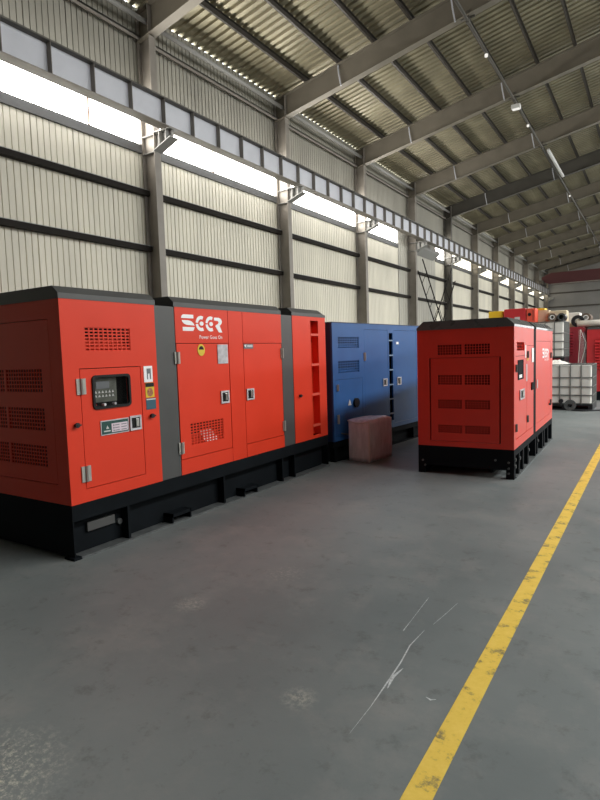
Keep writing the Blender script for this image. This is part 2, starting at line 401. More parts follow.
# rafters
zb = lambda x: 9.66 + 0.2016*((x if x < XRIDGE else 2*XRIDGE-x) + 10.9)
for k, Y in enumerate(colY):
    r = empty('roof_rafter', (XC, Y, 9.66), 0, '%s sloping steel rafter under the roof%s' % (nth(k), ', nearest the camera' if k == 0 else ' counting from the camera'), 'rafter', 'sloping roof rafters')
    xs = [XC-0.45, XRIDGE, 2*XRIDGE-XC]
    m = MB()
    def pt(x, dz): return (x-XC, zb(x)+dz-9.66)
    m.prism([pt(xs[0], 0.02), pt(xs[1], 0.02), pt(xs[2], 0.02), pt(xs[2], 0.70), pt(xs[1], 0.70), pt(xs[0], 0.70)], 'y', -0.007, 0.007)
    for lo, hi in ((0, 0.02), (0.70, 0.718)):
        m.prism([pt(xs[0], lo), pt(xs[1], lo), pt(xs[2], lo), pt(xs[2], hi), pt(xs[1], hi), pt(xs[0], hi)], 'y', -0.13, 0.13)
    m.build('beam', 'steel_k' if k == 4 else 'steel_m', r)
    MB().box(-0.02, 0.0, -0.12, 0.12, 0.0, 0.72).build('end_plate', 'steel', r)
    for xp in (-8.84, -5.14, -1.43):
        x1 = xp-XC; 
        MB().tube([(x1-0.02, -0.02, zb(xp)-9.66+0.74), (x1+0.04, -0.10, zb(xp)-9.66+0.4), (x1+0.12, -0.12, zb(xp)-9.66+0.0)], 0.024, 6).build('fly_brace', 'steel_l', r)
# purlins: cold-rolled C sections
for k in range(9):
    X = -10.08 + 1.235*k; z = 9.66+0.72+0.2016*(X+10.9)
    zt = roofz(X)-0.006
    MB().box(X-0.004, X+0.004, YF, YB, z, zt).box(X, X+0.07, YF, YB, z, z+0.006).box(X, X+0.07, YF, YB, zt-0.006, zt).box(X+0.064, X+0.07, YF, YB, z, z+0.02).build('roof_purlin', 'steel_d')
    o = bpy.context.scene.collection.objects[-1]
    tag(o, '%s dark steel purlin running along the roof, counting up from the left eave' % ordinal(k+1), 'purlin', 'roof purlins')
# wall girts, eave struts: one per bay
bays = [(4.6, colY[0])] + [(colY[k], colY[k+1]) for k in range(10)]
for i, (a, b_) in enumerate(bays):
    where = ('left of the leftmost column' if i == 0 else 'between the %s and %s columns from the left' % (ordinal(i), ordinal(i+1)))
    short = where.replace(' from the left', ' from left')
    a2, b2 = a+0.012, b_-0.012
    for nm, z in (('upper', 5.76), ('lower', 4.34)):
        o = MB().box(XW+0.002, XW+0.16, a2, b2, z, z+0.13).build('wall_girt', 'girt')
        MB().box(XW+0.10, XW+0.165, a2, b2, z+0.13, z+0.142).build('top_lip', 'frame', o)
        tag(o, '%s dark horizontal girt on the cladding %s' % (nm, where), 'girt', 'dark wall girts')
    o = MB().box(XW+0.002, XW+0.15, a2, b2, 9.68, 9.72).box(XW+0.14, XW+0.15, a2, b2, 9.60, 9.72).build('eave_channel', 'steel')
    tag(o, 'steel channel high on the wall %s' % short, 'channel', 'channels below the eave')
    o = MB().tube([(XC-0.14, a2, 10.0), (XC-0.14, b2, 10.0)], 0.06, 12).build('eave_strut', 'frame', smooth=True)
    tag(o, 'round eave tube %s' % short, 'strut', 'eave strut tubes')

# crane runway beam
cb = empty('crane_runway_beam', (-10.45, 3.0, 7.255), 0, 'long grey crane runway beam on brackets along the left wall', 'crane beam')
LB = 69.2-3.0; H = 0.675
MB().box(-0.006, 0.006, 0, LB, 0.02, H-0.035).build('web', 'steel_l', cb)
MB().box(-0.15, 0.15, 0, LB, H-0.035, H).build('top_flange', 'steel_k', cb)  # darker steel stands in for the shade under this flange
MB().box(-0.15, 0.15, 0, LB, 0, 0.02).build('bottom_flange', 'steel', cb)
MB().box(-0.03, 0.03, 0, LB, H, H+0.05).build('rail', 'steel_d', cb)
k = 0; y = 6.35-3.0-1.03*3
while y < LB:
    MB().box(0.006, 0.135, y-0.006, y+0.006, 0.02, H-0.035).box(-0.135, -0.006, y-0.006, y+0.006, 0.02, H-0.035).build('stiffener', 'steel', cb); y += 1.03
# bridge crane
bc = empty('bridge_crane', (-10.45, 65.6, 7.985), 0, 'dark maroon bridge crane girder spanning the far end of the hall', 'crane')
MB().prism([(-0.05, 0.45), (0.9, 0.02), (22.0, 0.02), (22.0, 1.25), (0.9, 1.25), (-0.05, 0.85)], 'y', -0.3, 0.3).build('girder', 'maroon', bc)
MB().box(-0.2, 0.2, -1.3, 1.3, 0, 0.45).build('end_truck', 'steel_d', bc, bevel=0.02)
MB().box(0.9, 22.0, -0.9, -0.3, 0.0, 0.06).build('walkway', 'steel', bc)

# lattice cross bracing between the fourth and fifth columns
for s_, nm in ((1, 'falling'), (-1, 'rising')):
    y0, y1 = (colY[3]+0.35, colY[4]-0.35)
    if s_ < 0: y0, y1 = y1, y0
    A, B = Vector((0, 0, 6.1)), Vector((0, y1-y0, 0.46))
    d = (B-A).normalized(); n = Vector((0, -d.z, d.y))
    o = empty('lattice_brace', (XC+0.13-0.06*s_, y0, 0), 0, 'ladder-like lattice brace behind the right red generator, %s away from the camera' % nm, 'brace', 'crossed lattice braces')
    for e in (-0.5, 0.5):
        MB().tube([A+n*e, B+n*e], 0.036, 6).build('chord', 'girt', o)
    LL = (B-A).length
    for q in range(1, 9):
        P = A + d*LL*q/9
        MB().tube([P-n*0.5, P+n*0.5], 0.018, 5).build('rung', 'girt', o)
# hood box below the beam in that bay
hd = MB().prism([(0, 0), (0.42, 0.30), (0.42, 0.45), (0, 0.45)], 'y', 0, 2.9).build('vent_hood', 'frame')
hd.location = (XW+0.056, 30.2, 6.80); tag(hd, 'grey sheet-metal hood on the wall under the crane beam', 'vent hood')

# conduit with lamps under the rafters
cdx, cdz = -4.69, 10.80
co = empty('roof_conduit', (cdx, 9.0, cdz), 0, 'long thin conduit pipe running along the hall below the rafters', 'pipe')
MB().tube([(0, 0, 0), (0, 62, 0)], 0.042, 10).build('pipe', 'steel_k', co, True)
for Y in colY:
    MB().box(-0.05, 0.05, Y-9-0.05, Y-9+0.05, -0.06, 0.26).box(-0.20, 0.20, Y-9-0.03, Y-9+0.03, 0.06, 0.10).build('hanger', 'steel_k', co)
for Y in (18.9, 25.7, 39.0):
    o = MB().tube([(0, 0, -0.02), (0, 0, -0.10)], 0.05, 10).build('small_lamp', 'lampwhite'); o.location = (cdx, Y, cdz-0.046)
    tag(o, {18.9: 'tiny lamp under the roof conduit, nearest the camera', 25.7: 'tiny lamp under the roof conduit, past the floodlight', 39.0: 'tiny lamp under the roof conduit, past the white tube'}[Y], 'lamp', 'tiny lamps on the conduit')
fl = empty('floodlight', (cdx+0.02, 23.25, cdz-0.05), 0, 'small pale floodlight hanging from the roof conduit', 'lamp')
MB().box(-0.16, 0.16, -0.12, 0.12, -0.22, -0.06).build('housing', 'offwhite', fl, bevel=0.02)
MB().tube([(0, 0, -0.06), (0, 0, 0.005)], 0.02, 8).build('stem', 'steel', fl)
MB().box(-0.13, 0.13, -0.10, 0.10, -0.228, -0.22).build('lens', 'lampwhite', fl)
tl = empty('tube_light', (cdx+0.22, 29.4, cdz-0.10), 0, 'long white tube light hanging beside the roof conduit', 'lamp')
MB().tube([(0, 0, 0), (0, 4.9, 0)], 0.075, 12).build('tube', 'offwhite', tl, True)
for y in (0.2, 4.7): MB().tube([(0, y, 0.06), (-0.1, y, 0.10), (-0.22, y, 0.10)], 0.015, 6).build('bracket', 'steel', tl)

# floor markings
o = MB().box(-0.7235, -0.626, -2, 60, 0.0002, 0.002).build('floor_line', 'line'); tag(o, 'long worn yellow painted line along the grey floor', 'floor marking')
def strip(pts, widths, name, label):
    b = MB(); vs = []
    for i, p in enumerate(pts):
        q0, q1 = pts[max(0, i-1)], pts[min(len(pts)-1, i+1)]
        dx, dy = q1[0]-q0[0], q1[1]-q0[1]; l = math.hypot(dx, dy); w = widths[i]/2
        vs += [(p[0]-dy/l*w, p[1]+dx/l*w, 0.0012), (p[0]+dy/l*w, p[1]-dx/l*w, 0.0012)]
    b.add(vs, [(2*i, 2*i+2, 2*i+3, 2*i+1) for i in range(len(pts)-1)])
    return tag(b.build(name, 'scratch'), label, 'scratch', 'pale scratches on the floor')

strip([(-1.03, 1.92), (-1.03, 2.12), (-1.04, 2.33), (-1.05, 2.51), (-1.07, 2.69), (-1.06, 2.88)], [0.001, 0.003, 0.008, 0.007, 0.006, 0.002], 'floor_scratch', 'longest white scratch on the grey floor, left of the yellow line')
strip([(-1.02, 2.28), (-1.035, 2.38), (-1.02, 2.47)], [0.004, 0.018, 0.002], 'floor_scratch', 'short broad scuff beside the longest white scratch')
strip([(-1.16, 2.82), (-1.165, 2.95), (-1.18, 3.29)], [0.006, 0.002, 0.003], 'floor_scratch', 'thin pale scratch beyond and left of the longest one')
strip([(-1.04, 2.97), (-1.02, 3.12), (-1.0, 3.3)], [0.002, 0.003, 0.002], 'floor_scratch', 'thin pale scratch beyond the longest one, nearer the yellow line')
strip([(-0.845, 2.305), (-0.82, 2.295), (-0.80, 2.31)], [0.003, 0.012, 0.003], 'floor_scratch', 'small white chip right beside the yellow line')

# ------------------------------------------------------------------ generators
GLYPHS = [
 [(80, 65), (182, 65), (182, 108), (58, 110), (60, 92), (68, 76)],
 [(62, 132), (132, 132), (160, 143), (180, 165), (191, 192), (112, 187), (88, 176), (72, 158)],
 [(70, 212), (190, 212), (184, 238), (174, 258), (70, 258)],
]
def arc(cx, cy_, a0, a1, ro=(58, 93), ri=(34, 52), n=9):
    o = [(cx+ro[0]*math.cos(a), cy_-ro[1]*math.sin(a)) for a in [a0+(a1-a0)*k/n for k in range(n+1)]]
    i = [(cx+ri[0]*math.cos(a), cy_-ri[1]*math.sin(a)) for a in [a1+(a0-a1)*k/n for k in range(n+1)]]
    return o+i
for cx in (262, 366):
    GLYPHS.append(arc(cx, 165, math.radians(65), math.radians(174)))
    GLYPHS.append(arc(cx, 165, math.radians(186), math.radians(297)))
    GLYPHS.append(ellipse(cx+4, 166, 21, 26, 14))
GLYPHS.append([(405, 84), (460, 83), (484, 98), (495, 130), (487, 160), (466, 184), (494, 268), (456, 268), (417, 192), (424, 176), (447, 162), (457, 142), (446, 124), (404, 121)])
def logo_mesh(x0, z1, w, h, y):
    b = MB()
    for g in GLYPHS:
        P = [(x0+(p[0]-57)/438*w, z1-(p[1]-62)/206*h) for p in g]
        b.prism(P, 'y', y-0.002, y+0.001)
    return b
def text_mesh(txt, x0, x1, z0, y):
    vs, fs = text_bits(txt, 1.0)
    mx = max(v[0] for v in vs); sc = (x1-x0)/mx
    return MB().add([(x0+v[0]*sc, y-0.0015, z0+v[1]*sc) for v in vs], fs)

# small fittings; every front face lies in the plane y = 0 looking towards -y
def hinge(par, x, z, h=0.11, w=0.075):
    b = MB().box(x-w/2, x-0.008, -0.008, 0.0, z-h/2, z+h/2).box(x+0.008, x+w/2, -0.008, 0.0, z-h/2, z+h/2)
    b.tube([(x, -0.012, z-h/2), (x, -0.012, z+h/2)], 0.011, 8)
    return b.build('hinge', 'chrome', par)
def latch(par, x, z, w=0.13, h=0.125):
    o = MB().slab(x-w/2, x+w/2, z-h/2, z+h/2, -0.012, 0.0, [(x-w*0.36, x+w*0.36, z-h*0.36, z+h*0.36)]).build('latch', 'silver', par)
    MB().box(x-w*0.36, x+w*0.36, -0.003, 0.0, z-h*0.36, z+h*0.36).build('recess', 'bezel', o)
    MB().box(x+w*0.02, x+w*0.28, -0.014, -0.004, z-h*0.28, z+h*0.28).build('paddle', 'chrome', o, bevel=0.003)
    return o
def knob(par, x, z):
    return MB().tube([(x, 0, z), (x, -0.012, z)], 0.016, 10).tube([(x, -0.012, z), (x, -0.03, z)], 0.02, 10).box(x-0.006, x+0.03, -0.034, -0.026, z-0.006, z+0.006).build('door_stop', 'rubber', par)
def grille(par, x0, x1, z0, z1, nx, nz, bar, mat, y0=0.004, y1=0.010, name='vent_grille'):
    b = MB()
    for k in range(nx+1):
        xx = x0+(x1-x0)*k/nx; b.box(max(x0, xx-bar/2), min(x1, xx+bar/2), y0, y1, z0, z1)
    for k in range(nz+1):
        zz = z0+(z1-z0)*k/nz; b.box(x0, x1, y0+0.001, y1-0.001, max(z0, zz-bar/2), min(z1, zz+bar/2))
    return b.build(name, mat, par)
def baffle(par, x0, x1, z0, zt, depth, mat):
    return MB().add([(x0, 0.012, z0), (x1, 0.012, z0), (x1, depth, zt), (x0, depth, zt)], [(0, 1, 2, 3)]).build('vent_baffle', mat, par)
def on_end(o):
    """turns a part drawn on the y=0 front into one on the x=0 end (drawn x -> depth y)"""
    me = o.data
    for v in me.vertices: v.co = (v.co.y, v.co.x, v.co.z)
    me.flip_normals()
    return o
def cap_profile(W, z0, z1, z2, ch): return [(-0.003, z0), (-0.003, z1), (ch, z2), (W-ch, z2), (W+0.003, z1), (W+0.003, z0)]

# ---- the long red generator on the left
g = empty('diesel_generator', (-3.792, 2.638, 0), PI/2, 'long orange-red generator canopy at left with white logo and grey bands', 'generator')
L, W, Z0, Z1 = 4.017, 1.56, 0.43, 2.02
T = 0.03
b = MB()
V1 = (0.212, 0.664, 1.62, 1.808); D1 = (0.146, 0.756, 0.535, 1.482)
b.slab(0.0, 0.952, Z0, Z1, 0, T, [V1, (D1[0]-0.004, D1[1]+0.004, D1[2]-0.004, D1[3]+0.004)])
D2 = (1.208, 1.964, 0.580, 1.678); D3 = (2.218, 2.950, 0.578, 1.678)
b.slab(1.202, 1.966, 1.684, Z1, 0, T).slab(1.202, 1.966, Z0, 0.573, 0, T)
b.slab(1.973, 2.210, Z0, Z1, 0, T)
b.slab(2.217, 2.957, 1.684, Z1, 0, T).slab(2.217, 2.957, Z0, 0.571, 0, T)
SL = (3.632, 3.828, 0.468, 1.972)
b.slab(3.202, L, Z0, Z1, 0, T, [SL])
# ends, back, top
EV = [(0.27, 0.77, a, c) for a, c in ((1.305, 1.495), (1.00, 1.185), (0.71, 0.885))] + [(0.80, 1.29, a, c) for a, c in ((1.305, 1.495), (1.00, 1.185), (0.71, 0.885))]
EP = (0.155, W-0.155, 0.585, 1.87)
b.yslab(T, W-T, Z0, Z1, 0, T, [(EP[0]-0.005, EP[1]+0.005, EP[2]-0.005, EP[3]+0.005)])
b.box(L-T, L, T, W-T, Z0, Z1).box(0, L, W-T, W, Z0, Z1).box(T, L-T, T, W-T, Z0, Z0+0.01)
b.build('canopy', 'red', g)
ep = MB().yslab(EP[0], EP[1], EP[2], EP[3], 0.002, T, EV).build('end_panel', 'red', g)
for e in EV:
    on_end(grille(ep, e[0], e[1], e[2], e[3], 14, 6, 0.011, 'red'))
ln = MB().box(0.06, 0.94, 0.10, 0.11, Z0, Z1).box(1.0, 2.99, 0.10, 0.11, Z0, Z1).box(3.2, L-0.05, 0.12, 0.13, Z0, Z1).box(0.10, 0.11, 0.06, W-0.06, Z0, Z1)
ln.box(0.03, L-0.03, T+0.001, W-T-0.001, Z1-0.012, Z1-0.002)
ln.build('dark_backing', 'dark', g)  # near-black plates added behind doors and vents to keep the gaps dark
for x0, x1 in ((0.956, 1.198), (2.961, 3.198)):
    MB().box(x0, x1, 0.004, T, Z0, Z1-0.002).box(x0, x1, T-0.001, W, Z1-0.004, Z1+0.002).build('grey_band', 'char', g)['label'] = 'charcoal grey vertical band'
for x0, x1 in ((-0.004, 0.962), (1.188, 2.955)):
    MB().prism(cap_profile(W, Z1, 2.062, 2.118, 0.062), 'x', x0, x1).build('roof_cap', 'char', g)
MB().prism(cap_profile(W, Z1, 2.062, 2.118, 0.062), 'x', 3.19, L-0.10).add(
    [(L-0.10, y, z) for y, z in cap_profile(W, Z1, 2.062, 2.118, 0.062)] + [(L-0.05, y, min(z, 2.108)) for y, z in cap_profile(W, Z1, 2.06, 2.108, 0.062)] + [(L+0.004, y, min(z, 2.062)) for y, z in cap_profile(W, Z1, 2.05, 2.07, 0.062)],
    [(i, (i+1) % 6, 6+(i+1) % 6, 6+i) for i in range(6)] + [(6+i, 6+(i+1) % 6, 12+(i+1) % 6, 12+i) for i in range(6)] + [(12, 13, 14, 15, 16, 17)]).build('roof_cap', 'char', g)
for x in (1.075, 3.08):
    MB().tube([(x-0.05, 0.30, 2.0), (x-0.05, 0.30, 2.07), (x, 0.30, 2.10), (x+0.05, 0.30, 2.07), (x+0.05, 0.30, 2.0)], 0.016, 8).build('lifting_eye', 'black', g)
# control door
CW = (0.262, 0.622, 1.165, 1.415)
d1 = MB().slab(D1[0]+0.002, D1[1]-0.002, D1[2]+0.002, D1[3]-0.002, 0.001, T, [CW]).build('control_door', 'red', g)
bz = MB(); o_ = rrect(CW[0]-0.012, CW[1]+0.012, CW[2]-0.012, CW[3]+0.012, 0.035); i_ = rrect(CW[0]+0.008, CW[1]-0.008, CW[2]+0.008, CW[3]-0.008, 0.025)
n = len(o_)
bz.add([(p[0], -0.012, p[1]) for p in o_] + [(p[0], -0.012, p[1]) for p in i_] + [(p[0], 0.012, p[1]) for p in o_] + [(p[0], 0.012, p[1]) for p in i_],
       [(k, (k+1) % n, n+(k+1) % n, n+k) for k in range(n)] + [(k, 2*n+k, 2*n+(k+1) % n, (k+1) % n) for k in range(n)] + [(n+k, n+(k+1) % n, 3*n+(k+1) % n, 3*n+k) for k in range(n)])
wn = bz.build('control_window', 'bezel', d1)
MB().box(CW[0], CW[1], 0.085, 0.09, CW[2], CW[3]).build('recess', 'bezel', wn)
MB().box(0.268, 0.515, 0.03, 0.045, 1.205, 1.402).build('instrument_panel', 'screen', wn)
ic = MB()
for r_ in range(2):
    for c_ in range(6):
        x, z = 0.305+0.034*c_, 1.288-0.032*r_
        ic.prism([(x-0.011, z-0.009), (x+0.011, z-0.009), (x, z+0.011)], 'y', 0.027, 0.031)
ic.build('panel_icons', 'offwhite', wn)
MB().box(0.31, 0.44, 0.026, 0.031, 1.315, 1.372).build('display', 'greyprint', wn)
for k, (x, mt) in enumerate(((0.29, 'red2'), (0.385, 'white'), (0.49, 'silver'))):
    MB().tube([(x, 0.05, 1.183), (x, 0.02, 1.183)], 0.012, 10).build('push_button', mt, wn)
MB().add([(CW[0], 0.0, CW[2]), (CW[1], 0.0, CW[2]), (CW[1], 0.0, CW[3]), (CW[0], 0.0, CW[3])], [(0, 1, 2, 3)]).build('clear_cover', 'glass', wn)
for z in (1.345, 0.655): hinge(d1, 0.148, z, 0.125, 0.085)
pl = MB().box(0.308, 0.594, -0.006, 0.0, 0.935, 1.055).build('label_plate', 'silver', d1)
MB().box(0.316, 0.586, -0.008, -0.004, 0.943, 1.047).build('label_field', 'green', pl)
MB().box(0.412, 0.578, -0.010, -0.006, 0.952, 1.024).build('white_field', 'pink', pl)
mk = MB()
for k in range(3):
    z = 1.008-0.022*k; mk.box(0.428, 0.438, -0.0115, -0.009, z-0.006, z+0.006); mk.box(0.446, 0.49, -0.0115, -0.009, z-0.003, z+0.003); mk.box(0.51, 0.566, -0.0115, -0.009, z-0.003, z+0.003)
mk.build('print_lines', 'greyprint', pl)
MB().prism([(0.355, 0.985), (0.385, 0.985), (0.370, 1.012)], 'y', -0.0105, -0.007).box(0.334, 0.398, -0.0105, -0.007, 0.962, 0.972).build('triangle_mark', 'offwhite', pl)
latch(d1, 0.668, 1.0, 0.125, 0.125)
grille(g, *V1, 10, 7, 0.0125, 'red'); baffle(g, V1[0], V1[1], V1[2], V1[2]+0.10, 0.10, 'red')
knob(g, 0.082, 1.05); knob(g, 0.852, 1.04)
lb = MB().box(0.792, 0.892, -0.003, 0, 1.34, 1.482).build('white_notice', 'white', g)
MB().slab(0.825, 0.872, 1.365, 1.46, -0.0045, -0.002, [(0.838, 0.858, 1.365, 1.415)]).build('notice_print', 'greyprint', lb)
lb = MB().box(0.802, 0.902, -0.003, 0, 1.205, 1.335).build('warning_notice', 'yellow', g)
MB().box(0.804, 0.900, -0.0045, -0.002, 1.298, 1.333).build('black_band', 'bezel', lb)
MB().prism(ellipse(0.852, 1.25, 0.034, 0.038), 'y', -0.0045, -0.002).build('hand_mark', 'skin', lb)
lb = MB().box(0.802, 0.916, -0.003, 0, 1.098, 1.198).build('blue_notice', 'teal', g)
MB().box(0.806, 0.912, -0.0045, -0.002, 1.182, 1.192).build('top_line', 'offwhite', lb)
# middle doors
V2 = (1.345, 1.834, 0.692, 0.908)
d2 = MB().slab(*D2, 0.001, T, [V2]).build('side_door', 'red', g)
grille(d2, *V2, 11, 8, 0.0125, 'red'); baffle(d2, V2[0], V2[1], V2[2], V2[2]+0.085, 0.09, 'red')
MB().add([(1.56, 0.0115, 0.70), (1.76, 0.0115, 0.70), (1.66, 0.02, 0.82), (1.48, 0.02, 0.82)], [(0, 1, 2, 3)]).build('white_patch', 'white', d2)  # flat white piece behind the lower vent bars
for z in (1.545, 0.69): hinge(d2, 1.208, z, 0.11, 0.07)
latch(d2, 1.872, 1.125, 0.13, 0.13)
MB().box(1.785, 1.944, -0.006, 0.0, 1.472, 1.668).build('rating_plate', 'silver', d2)
wn = MB().prism(ellipse(1.542, 1.615, 0.052, 0.058), 'y', -0.004, 0).build('round_warning_label', 'yellow', d2)
MB().prism(arc(0, 0, math.radians(10), math.radians(170), (1, 1), (0.45, 0.45)) and [(1.542+0.036*math.cos(a), 1.612+0.042*math.sin(a)) for a in [math.radians(10+160*k/8) for k in range(9)]], 'y', -0.0055, -0.003).build('label_mark', 'bezel', wn)
d3 = MB().slab(*D3, 0.001, T).build('side_door', 'red', g)
for z in (1.56, 0.685): hinge(d3, 2.955, z, 0.12, 0.06)
latch(d3, 2.305, 1.12, 0.13, 0.125)
t_ = MB().box(2.222, 2.388, -0.004, 0, 1.622, 1.672).build('notice_strip', 'greyprint', d3)
MB().prism([(2.225, 1.655), (2.26, 1.632), (2.26, 1.668)], 'y', -0.006, -0.003).box(2.28, 2.375, -0.006, -0.003, 1.640, 1.646).box(2.28, 2.375, -0.006, -0.003, 1.654, 1.659).build('strip_print', 'white', t_)
logo_mesh(1.283, 1.957, 0.592, 0.166, 0.0).build('logo', 'white', g)
text_mesh('Power Goes On', 1.525, 1.868, 1.725, 0.0).build('slogan', 'white', g)
# air slot with rungs at the far end
sl = MB().box(SL[0]-0.01, SL[0], T, 0.12, SL[2], SL[3]).box(SL[1], SL[1]+0.01, T, 0.12, SL[2], SL[3]).box(SL[0], SL[1], 0.10, 0.11, SL[2], SL[3]).build('air_slot', 'red', g)
for z in (1.79, 1.40, 1.01, 0.60): MB().box(SL[0], SL[1], -0.003, 0.035, z-0.014, z+0.014).build('rung', 'orange', sl)
knob(g, 3.322, 1.02)
# base frame
bf = MB().box(0.0, L, 0.0, 0.10, 0.30, Z0-0.002).box(0.05, L-0.05, 0.085, 0.10, 0.02, 0.30).box(0, L, W-0.1, W, 0, Z0-0.002).box(0.0, 0.08, 0.10, W-0.1, 0.02, Z0-0.002).box(L-0.08, L, 0.10, W-0.1, 0.02, Z0-0.002).box(0, 0.012, 0, 0.1, 0.02, 0.3).box(L-0.012, L, 0, 0.1, 0.02, 0.3)
bf.box(-0.02, 0.05, -0.02, 0.10, 0, 0.02)
bb = bf.build('base_frame', 'black', g)
MB().box(0.05, L, -0.02, 0.10, 0, 0.016).build('base_flange', 'flange', bb)  # flange coloured a lighter grey than the black base
for x in (0.545, 1.81, 2.90, 3.17):
    MB().box(x-0.012, x+0.012, 0.0, 0.085, 0.016, 0.30).build('rib', 'black', bb)
for z in (0.22, 0.13, 0.05): MB().tube([(3.20, 0.07, z), (3.20, 0.084, z)], 0.016, 8).build('bolt_hole', 'flange', bb)
MB().box(0.175, 0.445, 0.06, 0.085, 0.172, 0.245).build('name_bracket', 'char', bb)
MB().tube([(0.50, 0.084, 0.17), (0.50, 0.06, 0.17)], 0.025, 10).build('earth_bolt', 'flange', bb)
for x0, x1 in ((1.02, 1.27), (2.10, 2.34)):
    MB().box(x0, x1, -0.03, 0.085, 0.07, 0.10).box(x0, x0+0.015, -0.03, 0.085, 0.016, 0.10).box(x1-0.015, x1, -0.03, 0.085, 0.016, 0.10).build('fork_pocket', 'black', bb)

# ---- crimson generator on the right
ca = 0.0228
g = empty('diesel_generator', (-2.538+math.cos(ca)*1.156, 6.765+math.sin(ca)*1.156, 0), PI/2+ca, 'shorter crimson generator canopy at right, seen end-on, with black roof', 'generator')
L, W, Z0, Z1 = 3.34, 1.156, 0.352, 1.788
b = MB()
LV = (0.172, 0.66, 1.505, 1.608); CW = (0.237, 0.576, 1.165, 1.385)
DA = (0.10, 0.86, 0.46, 1.44); DB = (0.885, 1.385, 0.46, 1.56); DC = (1.64, 3.10, 0.46, 1.62)
gap = 0.004
ex = lambda d: (d[0]-gap, d[1]+gap, d[2]-gap, d[3]+gap)
b.slab(0, 1.40, Z0, Z1, 0, T, [LV, ex(DA), ex(DB)]).slab(1.60, L, Z0, Z1, 0, T, [ex(DC)])
EP = (0.153, W-0.158, 0.42, 1.44)
rows = ((1.477, 1.603), (1.112, 1.235), (0.820, 0.932), (0.520, 0.620))
wc = lambda u: W-u                           # depth grows away from the side face
EV = []
for a, c in rows:
    for u0_, u1_ in ((0.258, 0.556), (0.586, 0.886)): EV.append((wc(u1_), wc(u0_), a, c))
b.yslab(T, W-T, Z0, Z1, 0, T, [ex(EP)] + [e for e in EV if e[2] > 1.44])
b.box(L-T, L, T, W-T, Z0, Z1).box(0, L, W-T, W, Z0, Z1).box(T, L-T, T, W-T, Z0, Z0+0.01)
b.build('canopy', 'red_c', g)
ep = MB().yslab(EP[0]+0.012, EP[1]-0.012, EP[2], EP[3], 0.002, T, [e for e in EV if e[2] < 1.44]).build('end_panel', 'red_c', g)
for e in EV: on_end(grille(ep if e[2] < 1.44 else g, *e, 9, 4, 0.009, 'red_c'))
MB().box(0.06, L-0.06, 0.09, 0.10, Z0, Z1).box(0.09, 0.10, 0.06, W-0.06, Z0, Z1).box(1.39, 1.61, 0.05, 0.055, Z0, Z1).box(0.03, L-0.03, T+0.001, W-T-0.001, Z1-0.012, Z1-0.002).build('dark_backing', 'dark', g)  # added near-black plates darken the gaps and grilles
for x0, x1 in ((-0.006, 1.40), (1.60, L+0.006)):
    MB().prism(cap_profile(W, Z1, 1.815, 1.895, 0.085), 'x', x0, x1).build('roof_cap', 'char_c', g)
MB().box(1.401, 1.599, 0.001, T, Z0, Z1).box(1.40, 1.60, T, W-0.03, Z1-0.02, Z1).build('band', 'black', g)['label'] = 'black dividing band'
da = MB().slab(DA[0]+0.002, DA[1]-0.002, DA[2]+0.002, DA[3]-0.002, 0.001, T, [CW]).build('control_door', 'red_c', g)
wn = MB().slab(CW[0]-0.008, CW[1]+0.008, CW[2]-0.008, CW[3]+0.008, -0.006, 0.004, [CW]).build('control_window', 'matte', da)
MB().box(CW[0], CW[1], 0.0, 0.012, CW[2], CW[3]).build('instrument_panel', 'matte', wn)
MB().box(0.32, 0.50, -0.003, 0.001, CW[2]+0.01, CW[2]+0.05).build('label_strip', 'white', wn)
for z in (1.30, 0.60): hinge(da, 0.10, z, 0.09, 0.05).data.materials[0] = M['galv']
lt = latch(da, 0.49, 0.97, 0.30, 0.125)
db = MB().slab(*DB, 0.001, T).build('side_door', 'red_c', g)
MB().box(1.20, 1.33, -0.012, 0, 0.97, 1.07).build('latch', 'matte', db)
MB().box(1.22, 1.38, -0.006, 0, 1.34, 1.53).build('rating_plate', 'white', db)
for z in (1.45, 0.62): hinge(db, 0.885, z, 0.09, 0.05).data.materials[0] = M['galv']
dc = MB().slab(*DC, 0.001, T).build('side_door', 'red_c', g)
MB().box(1.66, 1.74, -0.008, 0, 0.96, 1.08).build('latch', 'silver', dc)
for z in (1.40, 0.64): hinge(dc, 3.10, z, 0.09, 0.05).data.materials[0] = M['galv']
lv = MB()
for k in range(6): 
    z = LV[2]+0.004+0.0175*k; lv.add([(LV[0], 0.0, z), (LV[1], 0.0, z), (LV[1], 0.02, z+0.008), (LV[0], 0.02, z+0.008)], [(0, 1, 2, 3)])
lv.build('louvre', 'red_c', g)
MB().box(LV[0], LV[1], 0.021, 0.025, LV[2], LV[3]).build('louvre_backing', 'dark', g)  # near-black plate added to darken the louvre slots
for x, z, w_, h_, m_ in ((0.72, 1.49, 0.07, 0.16, 'white'), (0.86, 1.42, 0.10, 0.10, 'yellow'), (0.80, 1.22, 0.08, 0.22, 'silver')):
    MB().box(x, x+w_, -0.003, 0, z-h_/2, z+h_/2).build('notice', m_, g)
logo_mesh(2.20, 1.52, 0.66, 0.155, 0.0).build('logo', 'white', g)
text_mesh('Power Goes On', 2.42, 2.86, 1.325, 0.0).build('slogan', 'white', g)
knob(g, 2.95, 0.62)
bb = MB().box(0, L, 0.0, 0.09, 0.27, Z0-0.002).box(0.3, L-0.1, 0.30, 0.32, 0.0, 0.3).box(0, L, W-0.09, W, 0.016, Z0-0.002).box(0, 0.09, 0.09, W-0.09, 0.105, Z0-0.002).box(0, 0.10, 0.0, 0.09, 0, 0.27).box(L-0.1, L, 0, 0.09, 0, 0.27).box(0.0, 0.10, W-0.09, W, 0, 0.02).box(L-0.09, L, 0.09, W-0.09, 0.1, Z0-0.002).build('base_frame', 'black', g)
